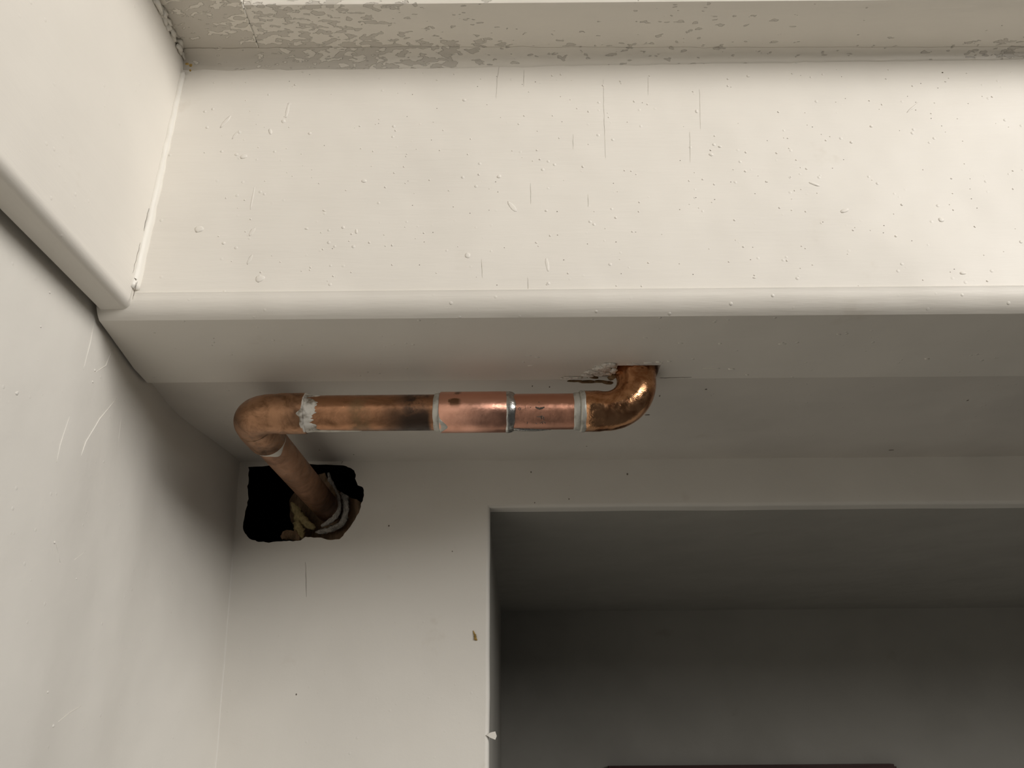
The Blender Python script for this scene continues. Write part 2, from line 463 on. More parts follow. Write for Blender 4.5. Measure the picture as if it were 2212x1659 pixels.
# ------------------------------------------------------------------ left board (runs towards the viewer along the left wall)
bm = bmesh.new()
def left_profile(y):
    RL = 0.0050
    xf = X_LB - 0.001 * (Y_FACE - y) ; xbk = xf - 0.0180
    p = [(xbk, 1.20), (xbk, Z_LB + 0.001)]
    p.append((xbk + 0.001, Z_LB))
    for k in range(7):
        a = math.radians(90 * k / 6)
        p.append((xf - RL + RL * math.sin(a), Z_LB + RL - RL * math.cos(a)))
    p.append((xf + 0.0007 * nz(y * 20, 1), 0.30)); p.append((xf, 1.20))
    return [Vector((x, y, z)) for x, z in p]
loft(bm, [left_profile(Y_FACE + 0.0060 - (Y_FACE + 0.6) * i / 24) for i in range(25)])
trim_2 = struct(mesh_obj('trim_2', bm, MAT['board_left'], None, True, 40), 'cream painted board standing off the left wall with a dark gap beneath', 'board')

# caulk bead in the corner of the two boards
bm = bmesh.new(); rings = []
for i in range(61):
    t = i / 60; z = 0.2165 + (Z_TR - 0.012 - 0.2165) * t
    w = 0.0046 * (1 - 0.45 * t) * (1 + 0.22 * nz(z * 120, 3)); w2 = 0.0035 * (1 - 0.3 * t) * (1 + 0.3 * nz(z * 90, 6))
    xc = X_LB
    rings.append([Vector((xc - 0.001, Y_FACE - w, z)), Vector((xc + 0.0007, Y_FACE - w * 0.8, z)), Vector((xc + 0.0018 + w2 * .15, Y_FACE - 0.0018 - w * .12, z)),
                  Vector((xc + w2 * .8, Y_FACE - 0.0007, z)), Vector((xc + w2, Y_FACE + 0.001, z)), Vector((xc - 0.001, Y_FACE + 0.001, z))])
loft(bm, rings)
mesh_obj('caulk_bead', bm, MAT['caulk'], trim_2, True)

# ------------------------------------------------------------------ top trims (underside seen at the top of the boards)
XJ = atz(549, 78, Z_TR).x
Y_TF = atz(1400, 4, Z_TR).y
bm = bmesh.new(); rings = []
for i in range(40):
    x = XJ + 0.0004 + (X_R - XJ) * (i / 39) ** 1.5
    rings.append([Vector((x, y, z)) for y, z in ((Y_FACE + 0.002, Z_TR), (Y_TF + 0.0022, Z_TR), (Y_TF + 0.0006, Z_TR + 0.0007), (Y_TF, Z_TR + 0.0022), (Y_TF, 1.20), (Y_FACE + 0.002, 1.20))])
loft(bm, rings)
trim_3 = struct(mesh_obj('trim_3', bm, MAT['flaky'], None, True, 40), 'flaking cream trim along the top of the deep board', 'trim')
bm = bmesh.new()
box(bm, (X_LB - 0.004, -0.6, Z_TR + 0.0002), (XJ - 0.0002, Y_FACE + 0.002, 1.20))
trim_4 = struct(mesh_obj('trim_4', bm, MAT['flaky']), 'flaking cream trim along the top of the left board', 'trim')
# raised paint ridge over the butt joint
bm = bmesh.new()
rope(bm, [Vector((XJ + 0.0006 * nz(i * 1.7), Y_FACE - 0.010 - 0.045 * i / 10, Z_TR - 0.0001)) for i in range(11)], [0.0004 + 0.0006 * (0.5 + 0.5 * nz(i * 2.3, 4)) for i in range(11)], 0.7, 8, 3.0)
mesh_obj('paint_ridge', bm, MAT['caulk'], trim_4, True)
# uneven fillet of paint and filler where the trims meet the board
bm = bmesh.new(); rings = []
N = 220
for i in range(N + 1):
    x = X_LB - 0.001 + (X_R - X_LB) * (i / N) ** 1.6
    k = 0.35 + 0.65 * math.exp(-max(0, x + 0.05) * 2.6)
    a = 0.0090 * k * (1 + 0.10 * nz(x * 60, 1) + 0.08 * nz(x * 170, 2)); b = 0.0092 * k * (1 + 0.15 * nz(x * 55, 5) + 0.1 * nz(x * 150, 6))
    rg = [Vector((x, Y_FACE + 0.001, Z_TR - b)), Vector((x, Y_FACE - 0.0006, Z_TR - b * 0.92))]
    for s in range(1, 6):
        t = s / 6
        bulge = 0.0007 * math.sin(math.pi * t) * nz(x * 110, t * 3, 9) - 0.0022 * k * math.sin(math.pi * t)
        rg.append(Vector((x, Y_FACE - 0.0006 - (a - 0.0006) * t - bulge * 0.7, Z_TR - b * 0.92 + b * 0.86 * t - bulge * 0.7)))
    rg += [Vector((x, Y_FACE - a, Z_TR - 0.0003)), Vector((x, Y_FACE - a, Z_TR + 0.001)), Vector((x, Y_FACE + 0.001, Z_TR + 0.001))]
    rings.append(rg)
loft(bm, rings)
mesh_obj('filler_fillet', bm, MAT['flaky'], trim_3, True, 60)
# lumpy filler in the top corner
bm = bmesh.new()
for i in range(26):
    t = i / 25
    c = Vector((X_LB - 0.0006 + 0.003 * random.random(), Y_FACE - 0.003 - 0.055 * t, Z_TR - 0.003 * random.random()))
    r = bmesh.ops.create_icosphere(bm, subdivisions=2, radius=1, matrix=Matrix.Translation(c) @ Matrix.Diagonal((0.0009 + .0009 * random.random(), 0.0036, 0.0012 + 0.0014 * random.random(), 1)))
    for w in r['verts']: w.co = c + (w.co - c) * (1 + 0.5 * nz(w.co.x * 520, w.co.y * 520, w.co.z * 520) * 1.6)
mesh_obj('corner_filler', bm, MAT['caulk'], trim_4, True)['kind'] = 'stuff'

bm = bmesh.new()
for i, (u, v, a, b) in enumerate([(404, 138, 6, 4), (412, 141, 5, 6), (411, 152, 3, 4)]):
    p = aty(u, v, Y_FACE - 0.006); bmesh.ops.create_icosphere(bm, subdivisions=2, radius=1, matrix=Matrix.Translation(p) @ Matrix.Diagonal((a * 0.0002, 0.0006, b * 0.0002, 1)))
mesh_obj('brown_stain', bm, MAT['fleck'], trim_4, True)

# ------------------------------------------------------------------ paint nibs, runs and hairline cracks on the deep board
def blob(bm, c, normal_axis, sx, sy, h, rot=0.0, seed=0.0, sub=2):
    """low bump on a surface; normal axis 'y' (front) or 'z' or 'x'"""
    R = {'y': Matrix.Rotation(math.radians(90), 4, 'X'), 'z': Matrix.Identity(4), 'x': Matrix.Rotation(math.radians(90), 4, 'Y')}[normal_axis]
    m = Matrix.Translation(c) @ R @ Matrix.Rotation(rot, 4, 'Z') @ Matrix.Diagonal((sx, sy, h, 1))
    r = bmesh.ops.create_icosphere(bm, subdivisions=sub, radius=1, matrix=m)
    for w in r['verts']: w.co = c + (w.co - c) * (1 + 0.25 * nz(w.co.x * 700 + seed, w.co.y * 700, w.co.z * 700))
bm = bmesh.new()
S = 0.000245
for (u, v, a, b, ro) in [(786, 391, 7, 5, 0), (669, 288, 4, 4, 0), (1003, 216, 5, 5, 0), (1078, 381, 5, 5, 0), (741, 491, 4, 4, 0), (662, 494, 4, 3, 0), (1010, 552, 6, 7, 0), (483, 525, 4, 4, 0), (1182, 572, 4, 20, .1),
                        (1106, 446, 6, 18, .6), (430, 495, 11, 9, .2), (562, 602, 11, 9, .4), (621, 238, 4, 24, -.05), (612, 262, 5, 6, 0), (526, 338, 9, 7, .4), (511, 334, 5, 4, 0), (584, 284, 4, 9, .3),
                        (1616, 164, 4, 4, 0), (1882, 273, 4, 4, 0), (1839, 307, 4, 4, 0), (1536, 334, 6, 5, 0), (1555, 317, 4, 3, 0), (1973, 231, 2.5, 26, -.85), (2033, 475, 7, 6, 0), (2080, 590, 7, 4, 0),
                        (488, 262, 5, 22, -.5), (510, 290, 4, 16, -.5), (545, 500, 5, 12, -.4), (540, 560, 4, 14, -.3), (1330, 470, 3, 3, 0), (1610, 370, 3, 3, 0), (700, 455, 4, 2, -.4), (545, 430, 2, 34, -.03),
                        (1505, 240, 4, 6, 0), (447, 275, 4, 4, 0), (1935, 510, 3, 3, 0), (1180, 455, 3, 3, 0), (770, 500, 3, 7, .1), (1630, 600, 4, 2, 0), (1825, 455, 12, 5, .4), (1760, 398, 14, 4, -.4)]:
    blob(bm, aty(u, v, Y_FACE), 'y', a * S, b * S, 0.00013 if b > 9 else 0.00034, ro, u)
for i in range(240):
    u = 440 + 1760 * random.random(); v = 150 + 470 * random.random()
    s = random.choice((1.3, 1.6, 2.0, 2.4, 3.0))
    blob(bm, aty(u, v, Y_FACE), 'y', s * S, s * S * (0.7 + 0.6 * random.random()), 0.00028, 0, i, 1)
mesh_obj('paint_nibs', bm, MAT['board'], trim_1, True)['kind'] = 'stuff'
bm = bmesh.new()
for i in range(70):
    u = 620 + 1500 * random.random() ** 0.9; v = 160 + 460 * random.random()
    blob(bm, aty(u, v, Y_FACE), 'y', 1.3 * S, 1.1 * S, 0.0002, 0, i, 1)
for (u, v, a, b) in [(2036, 157, 2.4, 2.2), (462, 731, 1, 1)]:
    blob(bm, aty(u, v, Y_FACE), 'y', a * S, b * S, 0.0003, 0, u, 1)
mesh_obj('dirt_specks', bm, MAT['dirt'], trim_1, True)['kind'] = 'stuff'

def hairline(bm, pts, y, w, lift=0.00012, seed=0.0):
    P = []
    for (a, b) in zip(pts, pts[1:]):
        for s in range(8):
            t = s / 8; P.append((a[0] + (b[0] - a[0]) * t, a[1] + (b[1] - a[1]) * t))
    P.append(pts[-1])
    Q = [y(u + 1.2 * nz(v * 0.09, seed), v + 0.8 * nz(u * 0.09, seed + 3)) for u, v in P]
    out = []
    for i, p in enumerate(Q):
        d = (Q[min(i + 1, len(Q) - 1)] - Q[max(i - 1, 0)]).normalized()
        s = d.cross(p.normalized()).normalized()
        ww = w * (0.25 + 0.75 * math.sin(math.pi * (i + 0.5) / len(Q))) * (0.8 + 0.5 * nz(i * 0.8, seed))
        out.append([p + s * ww - p.normalized() * lift, p - s * ww - p.normalized() * lift, p - s * ww + p.normalized() * 0.0004, p + s * ww + p.normalized() * 0.0004])
    loft(bm, out)
fy = lambda u, v: aty(u, v, Y_FACE)
bm = bmesh.new()
for i, l in enumerate([[(1081, 127), (1074, 170), (1072, 213)], [(1132, 151), (1131, 187)], [(1303, 172), (1305, 260), (1308, 341)], [(1400, 166), (1400, 205)], [(1511, 193), (1513, 279)],
                       [(1490, 285), (1491, 350)], [(1146, 396), (1147, 440)], [(1238, 290), (1238, 322)], [(1040, 560), (1042, 600)], [(1140, 600), (1141, 640)], [(1270, 420), (1271, 445)]]):
    hairline(bm, l, fy, 0.00011, 0.0001, i)
mesh_obj('hairline_cracks', bm, MAT['fine_crack'], trim_1)['kind'] = 'stuff'
bm = bmesh.new()
fx = lambda u, v: atx(u, v, X_LB)
for i, l in enumerate([[(362, 300), (357, 322), (349, 345)], [(345, 362), (338, 404)], [(322, 450), (314, 480), (311, 500)], [(303, 524), (298, 545), (287, 590)], [(412, 178), (400, 210)], [(375, 255), (362, 300)]]):
    hairline(bm, l, fx, 0.00016, 0.0002, i + 30)
for i, l in enumerate([[(286, 592), (289, 600), (296, 604)], [(297, 608), (290, 632), (286, 648)]]):
    hairline(bm, l, lambda u, v: aty(u, v, Y_FACE - 0.0035), 0.0002, 0.0002, i + 50)
mesh_obj('caulk_cracks', bm, MAT['crack'], trim_2)['kind'] = 'stuff'

# paint runs and scratches on the left wall
def lw(u, v):
    p = atx(u, v, -0.228)
    for _ in range(6): p = atx(u, v, left_x(p.y, p.z))
    return p
bm = bmesh.new()
for i, (l, w) in enumerate([([(242, 755), (228, 790), (205, 805)], 3), ([(252, 860), (215, 905), (185, 955), (175, 985)], 3), ([(150, 900), (130, 960), (122, 1000)], 2.2), ([(160, 1210), (185, 1190)], 2), ([(125, 1560), (150, 1540), (175, 1525)], 3),
                            ([(205, 690), (195, 740), (180, 800)], 2), ([(262, 900), (255, 960)], 2), ([(120, 1170), (130, 1215)], 1.5), ([(60, 1560), (120, 1570)], 1.2)]):
    pts = [lw(u, v) for u, v in l]
    rope(bm, pts, [w * 0.00005 + 0.0002 * (0 < k < len(pts) - 1) for k in range(len(pts))], 0.45, 8, i)
for i, (u, v, s) in enumerate([(36, 850, 4), (38, 848, 3), (107, 632, 3), (88, 706, 2.4), (205, 800, 4), (115, 1568, 4), (103, 1495, 3), (118, 1172, 3), (165, 1250, 2), (200, 825, 3), (55, 128, 3)]):
    blob(bm, lw(u, v), 'x', s * 0.0002, s * 0.00026, 0.0004, 0, i)
mesh_obj('paint_runs', bm, MAT['wall'], wall_left, True)['kind'] = 'stuff'

# specks on the back wall and soffit
bm = bmesh.new()
wy = lambda u, v: aty(u, v, Y_WALL)
for i, (u, v, s) in enumerate([(1147, 1020, 2.2), (1229, 1078, 2), (840, 1136, 2.4), (1355, 1024, 2.6), (977, 1191, 1.6), (640, 1500, 2), (1155, 1086, 1.6)]):
    blob(bm, wy(u, v), 'y', s * 0.0003, s * 0.0004, 0.0003, 0, i, 1)
hairline(bm, [(738, 1002), (743, 985)], wy, 0.0003, 0.0001, 70); hairline(bm, [(660, 1215), (662, 1290)], wy, 0.00018, 0.0001, 71)
mesh_obj('dirt_specks', bm, MAT['dirt'], wall_back, True)['kind'] = 'stuff'
bm = bmesh.new()
rope(bm, [aty(1022, 1362, Y_WALL - 0.0006), aty(1026, 1372, Y_WALL - 0.0008), aty(1027, 1380, Y_WALL - 0.0008), aty(1031, 1383, Y_WALL - 0.0006)], [0.0002, 0.0008, 0.0011, 0.0003], 0.6, 8, 2.0, 0.4)
mesh_obj('brown_fleck', bm, MAT['fleck'], wall_back, True)
bm = bmesh.new()
cp = [(1050, 1588), (1060, 1582), (1070, 1580), (1073, 1590), (1070, 1598), (1060, 1594)]
pts = [aty(u, v, Y_WALL - 0.0008) for u, v in cp]
plate(bm, [(p.x, p.z) for p in pts], [], lambda p, d: Vector((p[0], Y_WALL - 0.0008 + d, p[1])), 0.0008)
mesh_obj('paint_chip', bm, MAT['wall'], wall_back)
bm = bmesh.new()
sz = lambda u, v: atz(u, v, Z_SOF)
for i, (u, v, a, b) in enumerate([(1187, 836, 1.6, 4), (1150, 834, 1.6, 3), (1525, 841, 3, 3), (2090, 865, 3, 3), (1425, 855, 2, 4), (1398, 896, 8, 3), (1385, 897, 4, 3), (1925, 972, 10, 2.4), (1267, 964, 2.4, 2), (690, 972, 2, 2), (764, 982, 2, 2)]):
    blob(bm, sz(u, v), 'z', a * 0.00028, b * 0.0004, 0.0002, 0, i, 1)
hairline(bm, [(1425, 817), (1440, 816), (1494, 815)], lambda u, v: atz(u, v, Z_UND), 0.0003, 0.0003, 90)
mesh_obj('dirt_specks', bm, MAT['dirt'], soffit, True)['kind'] = 'stuff'

# ------------------------------------------------------------------ niche
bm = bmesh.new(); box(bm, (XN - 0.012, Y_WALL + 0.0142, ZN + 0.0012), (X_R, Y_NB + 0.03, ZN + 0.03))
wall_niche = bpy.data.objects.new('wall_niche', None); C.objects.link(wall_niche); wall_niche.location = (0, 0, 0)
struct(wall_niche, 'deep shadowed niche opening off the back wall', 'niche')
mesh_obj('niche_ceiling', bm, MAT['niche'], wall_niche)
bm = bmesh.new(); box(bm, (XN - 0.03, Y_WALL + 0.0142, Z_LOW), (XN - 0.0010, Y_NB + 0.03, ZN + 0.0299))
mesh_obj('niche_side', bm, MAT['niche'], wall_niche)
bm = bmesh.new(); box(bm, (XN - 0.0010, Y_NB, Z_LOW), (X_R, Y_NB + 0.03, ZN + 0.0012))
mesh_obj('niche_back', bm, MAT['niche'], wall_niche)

# ------------------------------------------------------------------ dark framed panel hung on the niche back
pl = aty(1311, 1650, Y_NB - 0.02); pr = aty(1938, 1656, Y_NB - 0.02)
fr = bpy.data.objects.new('picture_frame', None); C.objects.link(fr)
fr.location = (0, 0, 0)
tag(fr, 'dark reddish brown wooden frame hanging on the niche back wall', 'frame')
zt = (pl.z + pr.z) / 2; zb = zt - 0.36; fw = 0.035; yb = Y_NB - 0.0005
def bar(lo, hi):
    b = bmesh.new(); box(b, lo, hi); bmesh.ops.bevel(b, geom=b.edges[:], offset=0.003, segments=2, affect='EDGES')
    mesh_obj('frame_bar', b, MAT['frame'], fr)
bar((pl.x, yb - 0.02, zt - fw), (pr.x, yb, zt)); bar((pl.x, yb - 0.02, zb), (pr.x, yb, zb + fw))
bar((pl.x, yb - 0.02, zb + fw), (pl.x + fw, yb, zt - fw)); bar((pr.x - fw, yb - 0.02, zb + fw), (pr.x, yb, zt - fw))
b = bmesh.new(); box(b, (pl.x + fw, yb - 0.008, zb + fw), (pr.x - fw, yb, zt - fw)); mesh_obj('panel', b, MAT['frame_panel'], fr)

# ------------------------------------------------------------------ copper pipe
PY, PZ = 0.439, 0.1767
PR = 0.0111               # tube radius
CR = 0.0127               # fitting socket radius
def PX(u, y=PY - 0.004): return aty(u, 888, y).x
XE1 = PX(503, PY) + CR - 0.0040      # axis of the leg that runs into the wall
XE2 = (xa + xb) / 2 - 0.0002         # axis of the leg that rises into the board
X_S1 = PX(660); X_C0 = PX(950); X_C1 = PX(1097); X_S4 = PX(1254)

def copper(name, col, rough, dark, dark_amt, scale=60.0, extra=None, metal=1.0, streak=(1, 1, 1), aniso=0.0):
    t = NT(name)
    n = t.noise(scale, t.mapped(streak), 5, 0.62, 0.6)
    n2 = t.noise(scale * 3.3, detail=4)
    c = t.mix(t.ramp(n, 0.42, 0.68, 0, dark_amt), col, dark)
    r = t.ramp(n2, 0.3, 0.75, rough - 0.07, rough + 0.12)
    mt = metal
    if extra: c, r, mt = extra(t, c, r)
    if aniso:
        tn = t.add('ShaderNodeTangent', direction_type='RADIAL', axis='X')
        t.link(tn.outputs[0], t.b.inputs['Tangent']); t.b.inputs['Anisotropic'].default_value = aniso
        t.b.inputs['Anisotropic Rotation'].default_value = 0.25
    fine = t.bump(t.noise(520.0, detail=2), 0.00012, 0.6)
    return t.done(c, r, mt, t.bump(n2, 0.0004, 0.5, fine))
def xmask(t, a, b, c, d):
    x = t.axis(0)
    return t.math('MULTIPLY', t.ramp(x, a, b), t.ramp(x, c, d, 1, 0))
def old_pipe_extra(t, c, r):
    nn = t.noise(75.0, detail=4, rough=0.65)
    # burnt band by the torch, close to the coupling
    m = t.math('MULTIPLY', xmask(t, PX(835), PX(895), PX(918), PX(934)), t.ramp(nn, 0.36, 0.60))
    low = t.ramp(t.math('ADD', t.axis(2), t.math('MULTIPLY', nn, 0.012)), PZ + 0.010, PZ - 0.001)
    m2 = t.math('MULTIPLY', xmask(t, PX(800), PX(885), PX(925), PX(936)), low)
    m = t.math('MAXIMUM', m, m2)
    c = t.mix(t.math('MULTIPLY', m, 0.93), c, (0.018, 0.013, 0.010))
    # greenish flux stain mid-way
    g = t.math('MULTIPLY', xmask(t, PX(748), PX(770), PX(790), PX(812)), t.ramp(t.noise(110.0, detail=3), 0.40, 0.60))
    c = t.mix(t.math('MULTIPLY', g, 0.55), c, (0.12, 0.085, 0.030))
    met = t.math('SUBTRACT', 1.0, t.math('MAXIMUM', t.math('MULTIPLY', m, 0.5), t.math('MULTIPLY', g, 0.5)))
    return c, t.math('ADD', r, t.math('MULTIPLY', m, 0.12)), met
def coupling_extra(t, c, r):
    nn = t.noise(120.0, detail=3)
    x = xmask(t, PX(962), PX(972), PX(990), PX(1000))
    z = t.ramp(t.axis(2), PZ - 0.003, PZ + 0.001)
    m = t.math('MULTIPLY', t.math('MULTIPLY', x, z), t.ramp(nn, 0.42, 0.52))
    return t.mix(t.math('MULTIPLY', m, 0.8), c, (0.10, 0.055, 0.018)), r, 1.0
MAT['cu_old_elbow'] = copper('tarnished_copper_elbow', (0.42, 0.232, 0.132), 0.38, (0.17, 0.088, 0.045), 0.85, 85, None, 0.9)
MAT['cu_old_leg'] = copper('dull_copper_leg', (0.46, 0.255, 0.155), 0.48, (0.20, 0.105, 0.06), 0.7, 45, None, 0.75)
MAT['cu_old_pipe'] = copper('tarnished_copper_pipe', (0.48, 0.250, 0.140), 0.34, (0.22, 0.112, 0.058), 0.75, 70, old_pipe_extra, 1.0, (0.5, 1, 1), 0.75)
MAT['cu_clean'] = copper('clean_pink_copper', (0.80, 0.42, 0.30), 0.36, (0.62, 0.30, 0.20), 0.6, 50, None, 1.0, (0.15, 1, 1), 0.75)
MAT['cu_coupling'] = copper('clean_copper_coupling', (0.84, 0.455, 0.335), 0.36, (0.64, 0.32, 0.22), 0.6, 40, coupling_extra, 1.0, (0.4, 1, 1), 0.75)
MAT['cu_new_elbow'] = copper('heat_tinted_copper_elbow', (0.78, 0.42, 0.22), 0.17, (0.34, 0.135, 0.055), 0.9, 80, None, 1.0)
def solder_mat(name, col, rough, dark, amt, metal=1.0):
    t = NT(name)
    n = t.noise(160.0, detail=4)
    return t.done(t.mix(t.ramp(n, 0.45, 0.7, 0, amt), col, dark), t.ramp(n, 0.3, 0.7, rough - 0.05, rough + 0.15), metal, t.bump(n, 0.0007))
MAT['solder'] = solder_mat('bright_solder', (0.60, 0.60, 0.57), 0.26, (0.22, 0.20, 0.19), 0.8)
MAT['solder_dull'] = solder_mat('dull_solder', (0.56, 0.55, 0.50), 0.50, (0.32, 0.30, 0.26), 0.8, 0.55)
MAT['flux'] = solder_mat('dried_white_flux', (0.66, 0.63, 0.57), 0.75, (0.17, 0.14, 0.10), 0.95, 0.1)
MAT['flux_white'] = solder_mat('white_flux_line', (0.74, 0.70, 0.62), 0.7, (0.45, 0.40, 0.33), 0.7, 0.0)

def sweep(bm, path, n=48):
    """path: list of (centre, tangent, radius); revolve-like sweep with stable frames"""
    rings = []
    for c, tg, r in path:
        tg = tg.normalized()
        up = Vector((0, 0, 1)) if abs(tg.z) < 0.99 else Vector((0, 1, 0))
        s = tg.cross(up).normalized()
        rings.append((c, tg, r, s))
    # parallel transport
    out = []; s = rings[0][3]
    for c, tg, r, _ in rings:
        s = (s - tg * s.dot(tg)).normalized(); w = tg.cross(s)
        out.append([c + s * (r * math.cos(2 * math.pi * k / n)) + w * (r * math.sin(2 * math.pi * k / n)) for k in range(n)])
    loft(bm, out)
def line(p, q, r0, r1=None, n=2):
    p, q = Vector(p), Vector(q); d = q - p; r1 = r1 or r0
    return [(p + d * (i / (n - 1)), d, r0 + (r1 - r0) * i / (n - 1)) for i in range(n)]
def elbow(p_in, d_in, d_out, rb, straight_in, straight_out, wob=0.0):
    """fitting: socket, bend about the corner p_in, socket"""
    d_in = Vector(d_in); d_out = Vector(d_out); cor = Vector(p_in)
    a = cor - d_in * rb; b = cor + d_out * rb
    path = []
    e0 = a - d_in * straight_in
    RBODY = CR * 0.965
    path += [(e0, d_in, PR - 0.0002), (e0, d_in, CR - 0.0004), (e0 + d_in * 0.0006, d_in, CR)]
    path += [(a - d_in * 0.004, d_in, CR), (a - d_in * 0.001, d_in, RBODY)]
    cen = a + d_out * rb
    for i in range(1, 17):
        t = math.pi / 2 * i / 17
        c = cen - d_out * (rb * math.cos(t)) + d_in * (rb * math.sin(t))
        path.append((c, d_in * math.cos(t) + d_out * math.sin(t), RBODY * (1 + wob * math.sin(2 * t))))
    e1 = b + d_out * straight_out
    path += [(b + d_out * 0.001, d_out, RBODY), (b + d_out * 0.004, d_out, CR), (e1 - d_out * 0.0006, d_out, CR), (e1, d_out, CR - 0.0004), (e1, d_out, PR - 0.0002)]
    return path, e0, e1

pipe = bpy.data.objects.new('copper_pipe', None); C.objects.link(pipe); pipe.location = (0, 0, 0)
tag(pipe, 'soldered copper pipe run from the ragged wall hole up into the deep board', 'pipe')
def part(name, path, mat, n=48, angle=40):
    bm = bmesh.new(); sweep(bm, path, n); return mesh_obj(name, bm, mat, pipe, True, angle)

RBEND = 0.0175
p1, e1a, e1b = elbow((XE1, PY, PZ), (-1, 0, 0), (0, 1, 0), RBEND, X_S1 - (XE1 + RBEND), 0.0255)
old_elbow = part('elbow', p1, MAT['cu_old_elbow']); old_elbow['label'] = 'dull tarnished brown copper elbow'
leg = part('pipe_section', line(e1b - Vector((0, 0.01, 0)), (XE1, 0.74, PZ), PR), MAT['cu_old_leg']); leg['label'] = 'dull copper leg entering the wall'
old = part('pipe_section', line((X_S1 - 0.01, PY, PZ), (X_C0 + 0.012, PY, PZ), PR), MAT['cu_old_pipe']); old['label'] = 'tarnished copper tube with a black burnt band'
cpl = part('coupling', [(Vector((X_C0, PY, PZ)), Vector((1, 0, 0)), PR - 0.0002), (Vector((X_C0, PY, PZ)), Vector((1, 0, 0)), CR - 0.0004), (Vector((X_C0 + 0.0005, PY, PZ)), Vector((1, 0, 0)), CR),
                       (Vector((X_C1 - 0.0005, PY, PZ)), Vector((1, 0, 0)), CR), (Vector((X_C1, PY, PZ)), Vector((1, 0, 0)), CR - 0.0004), (Vector((X_C1, PY, PZ)), Vector((1, 0, 0)), PR - 0.0002)], MAT['cu_coupling'])
cpl['label'] = 'clean pink copper coupling'
new = part('pipe_section', line((X_C1 - 0.012, PY, PZ), (X_S4 + 0.012, PY, PZ), PR), MAT['cu_clean']); new['label'] = 'clean pink copper tube with grey printed marks'
p2, e2a, e2b = elbow((XE2, PY, PZ), (1, 0, 0), (0, 0, 1), 0.0205, (XE2 - 0.0205) - X_S4, 0.016)
new_elbow = part('elbow', p2, MAT['cu_new_elbow']); new_elbow['label'] = 'glossy heat-tinted copper elbow'
part('pipe_section', line((XE2, PY, PZ + 0.025), (XE2, PY, 0.258), PR), MAT['cu_clean'])

# ring of solder with a ragged outline around the x axis tube
def band(name, mat, parent, edge0, edge1, r0, r1, bulge=0.0004, n=72, m=7, sag=0.0, seed=0.0, axis='x', cx=0.0, span=(0.0, 2 * math.pi), thick=0.0001):
    """edge0/edge1(theta): where the band starts and ends along the axis; theta 0 faces the camera, +90 deg is up"""
    bm = bmesh.new(); full = abs(span[1] - span[0] - 2 * math.pi) < 1e-6
    cols = []
    cnt = n if full else n + 1
    for k in range(cnt):
        th = span[0] + (span[1] - span[0]) * k / n
        a, b = edge0(th), edge1(th)
        if b - a < 0.0003: b = a + 0.0003
        ring = []
        for j in range(m + 1):
            t = j / m
            fade = 1.0 if full else min(1.0, 4.0 * min(k, n - k) / n)
            r = r0 + (r1 - r0) * t + (bulge * math.sin(math.pi * t) + thick) * fade + 0.00015 * nz(th * 3, t * 3, seed) - (0.0003 if j in (0, m) else 0)
            r += sag * max(0, -math.sin(th)) ** 8
            s = a + (b - a) * t
            if axis == 'x': ring.append(Vector((s, PY - r * math.cos(th), PZ + r * math.sin(th))))
            else: ring.append(Vector((cx - r * math.cos(th), s, PZ + r * math.sin(th))))
        ring.append(Vector((ring[-1].x if axis == 'x' else cx, PY if axis == 'x' else ring[-1].y, PZ)) * 0.15 + ring[-1] * 0.85)
        ring.append(Vector((ring[0].x if axis == 'x' else cx, PY if axis == 'x' else ring[0].y, PZ)) * 0.15 + ring[0] * 0.85)
        cols.append(ring)
    if full: cols.append(cols[0])
    loft(bm, cols, True, not full)
    bmesh.ops.remove_doubles(bm, verts=bm.verts[:], dist=1e-7)
    return mesh_obj(name, bm, mat, parent, True, 50)
def w(th, s, amp, f=2.0): return amp * nz(math.cos(th) * f, math.sin(th) * f, s)
PXm = (PX(1200) - PX(1100)) / 100.0
# coupling, left side: even pale ring, and a small spill on to the coupling
band('solder_ring', MAT['solder_dull'], pipe, lambda t: PX(936) + w(t, 1, 0.0006), lambda t: X_C0 + 0.0002, PR, PR + 0.0008, 0.0002, seed=1)
band('solder_spill', MAT['solder_dull'], pipe, lambda t: X_C0 - 0.0001, lambda t: X_C0 + 0.0001 + 0.0056 * math.exp(-((t + 1.15) / 0.34) ** 2) + w(t, 2, 0.0003, 4), CR - 0.0002, CR + 0.00005, 0.0001, 40, 5, span=(-1.95, -0.45), seed=2)
# coupling, right side: thick bright bead
band('solder_ring', MAT['solder'], pipe, lambda t: X_C1 - 0.0014 + w(t, 3, 0.0004), lambda t: X_C1 + 0.0044 + w(t, 4, 0.0016, 1.6), CR - 0.0001, PR, 0.0007, sag=0.0003, seed=3)
# solder run along the bottom of the clean tube
band('solder_drip', MAT['solder'], pipe, lambda t: X_C1 + 0.001, lambda t: X_C1 + 0.001 + 0.0265 * max(0.02, 1 - ((t + 1.90) / 0.42) ** 2), PR, PR, 0.0009, 30, 16, span=(-2.35, -1.48), seed=5)
# right elbow joint: flat solder on the tube and a thin one on the socket
band('solder_ring', MAT['solder_dull'], pipe, lambda t: PX(1238) + w(t, 6, 0.0005), lambda t: X_S4 + 0.0002, PR, PR + 0.0006, 0.0002, seed=6)
band('solder_ring', MAT['solder_dull'], pipe, lambda t: X_S4 - 0.0002, lambda t: PX(1265) + w(t, 7, 0.0006), CR, CR, 0.0002, seed=7)
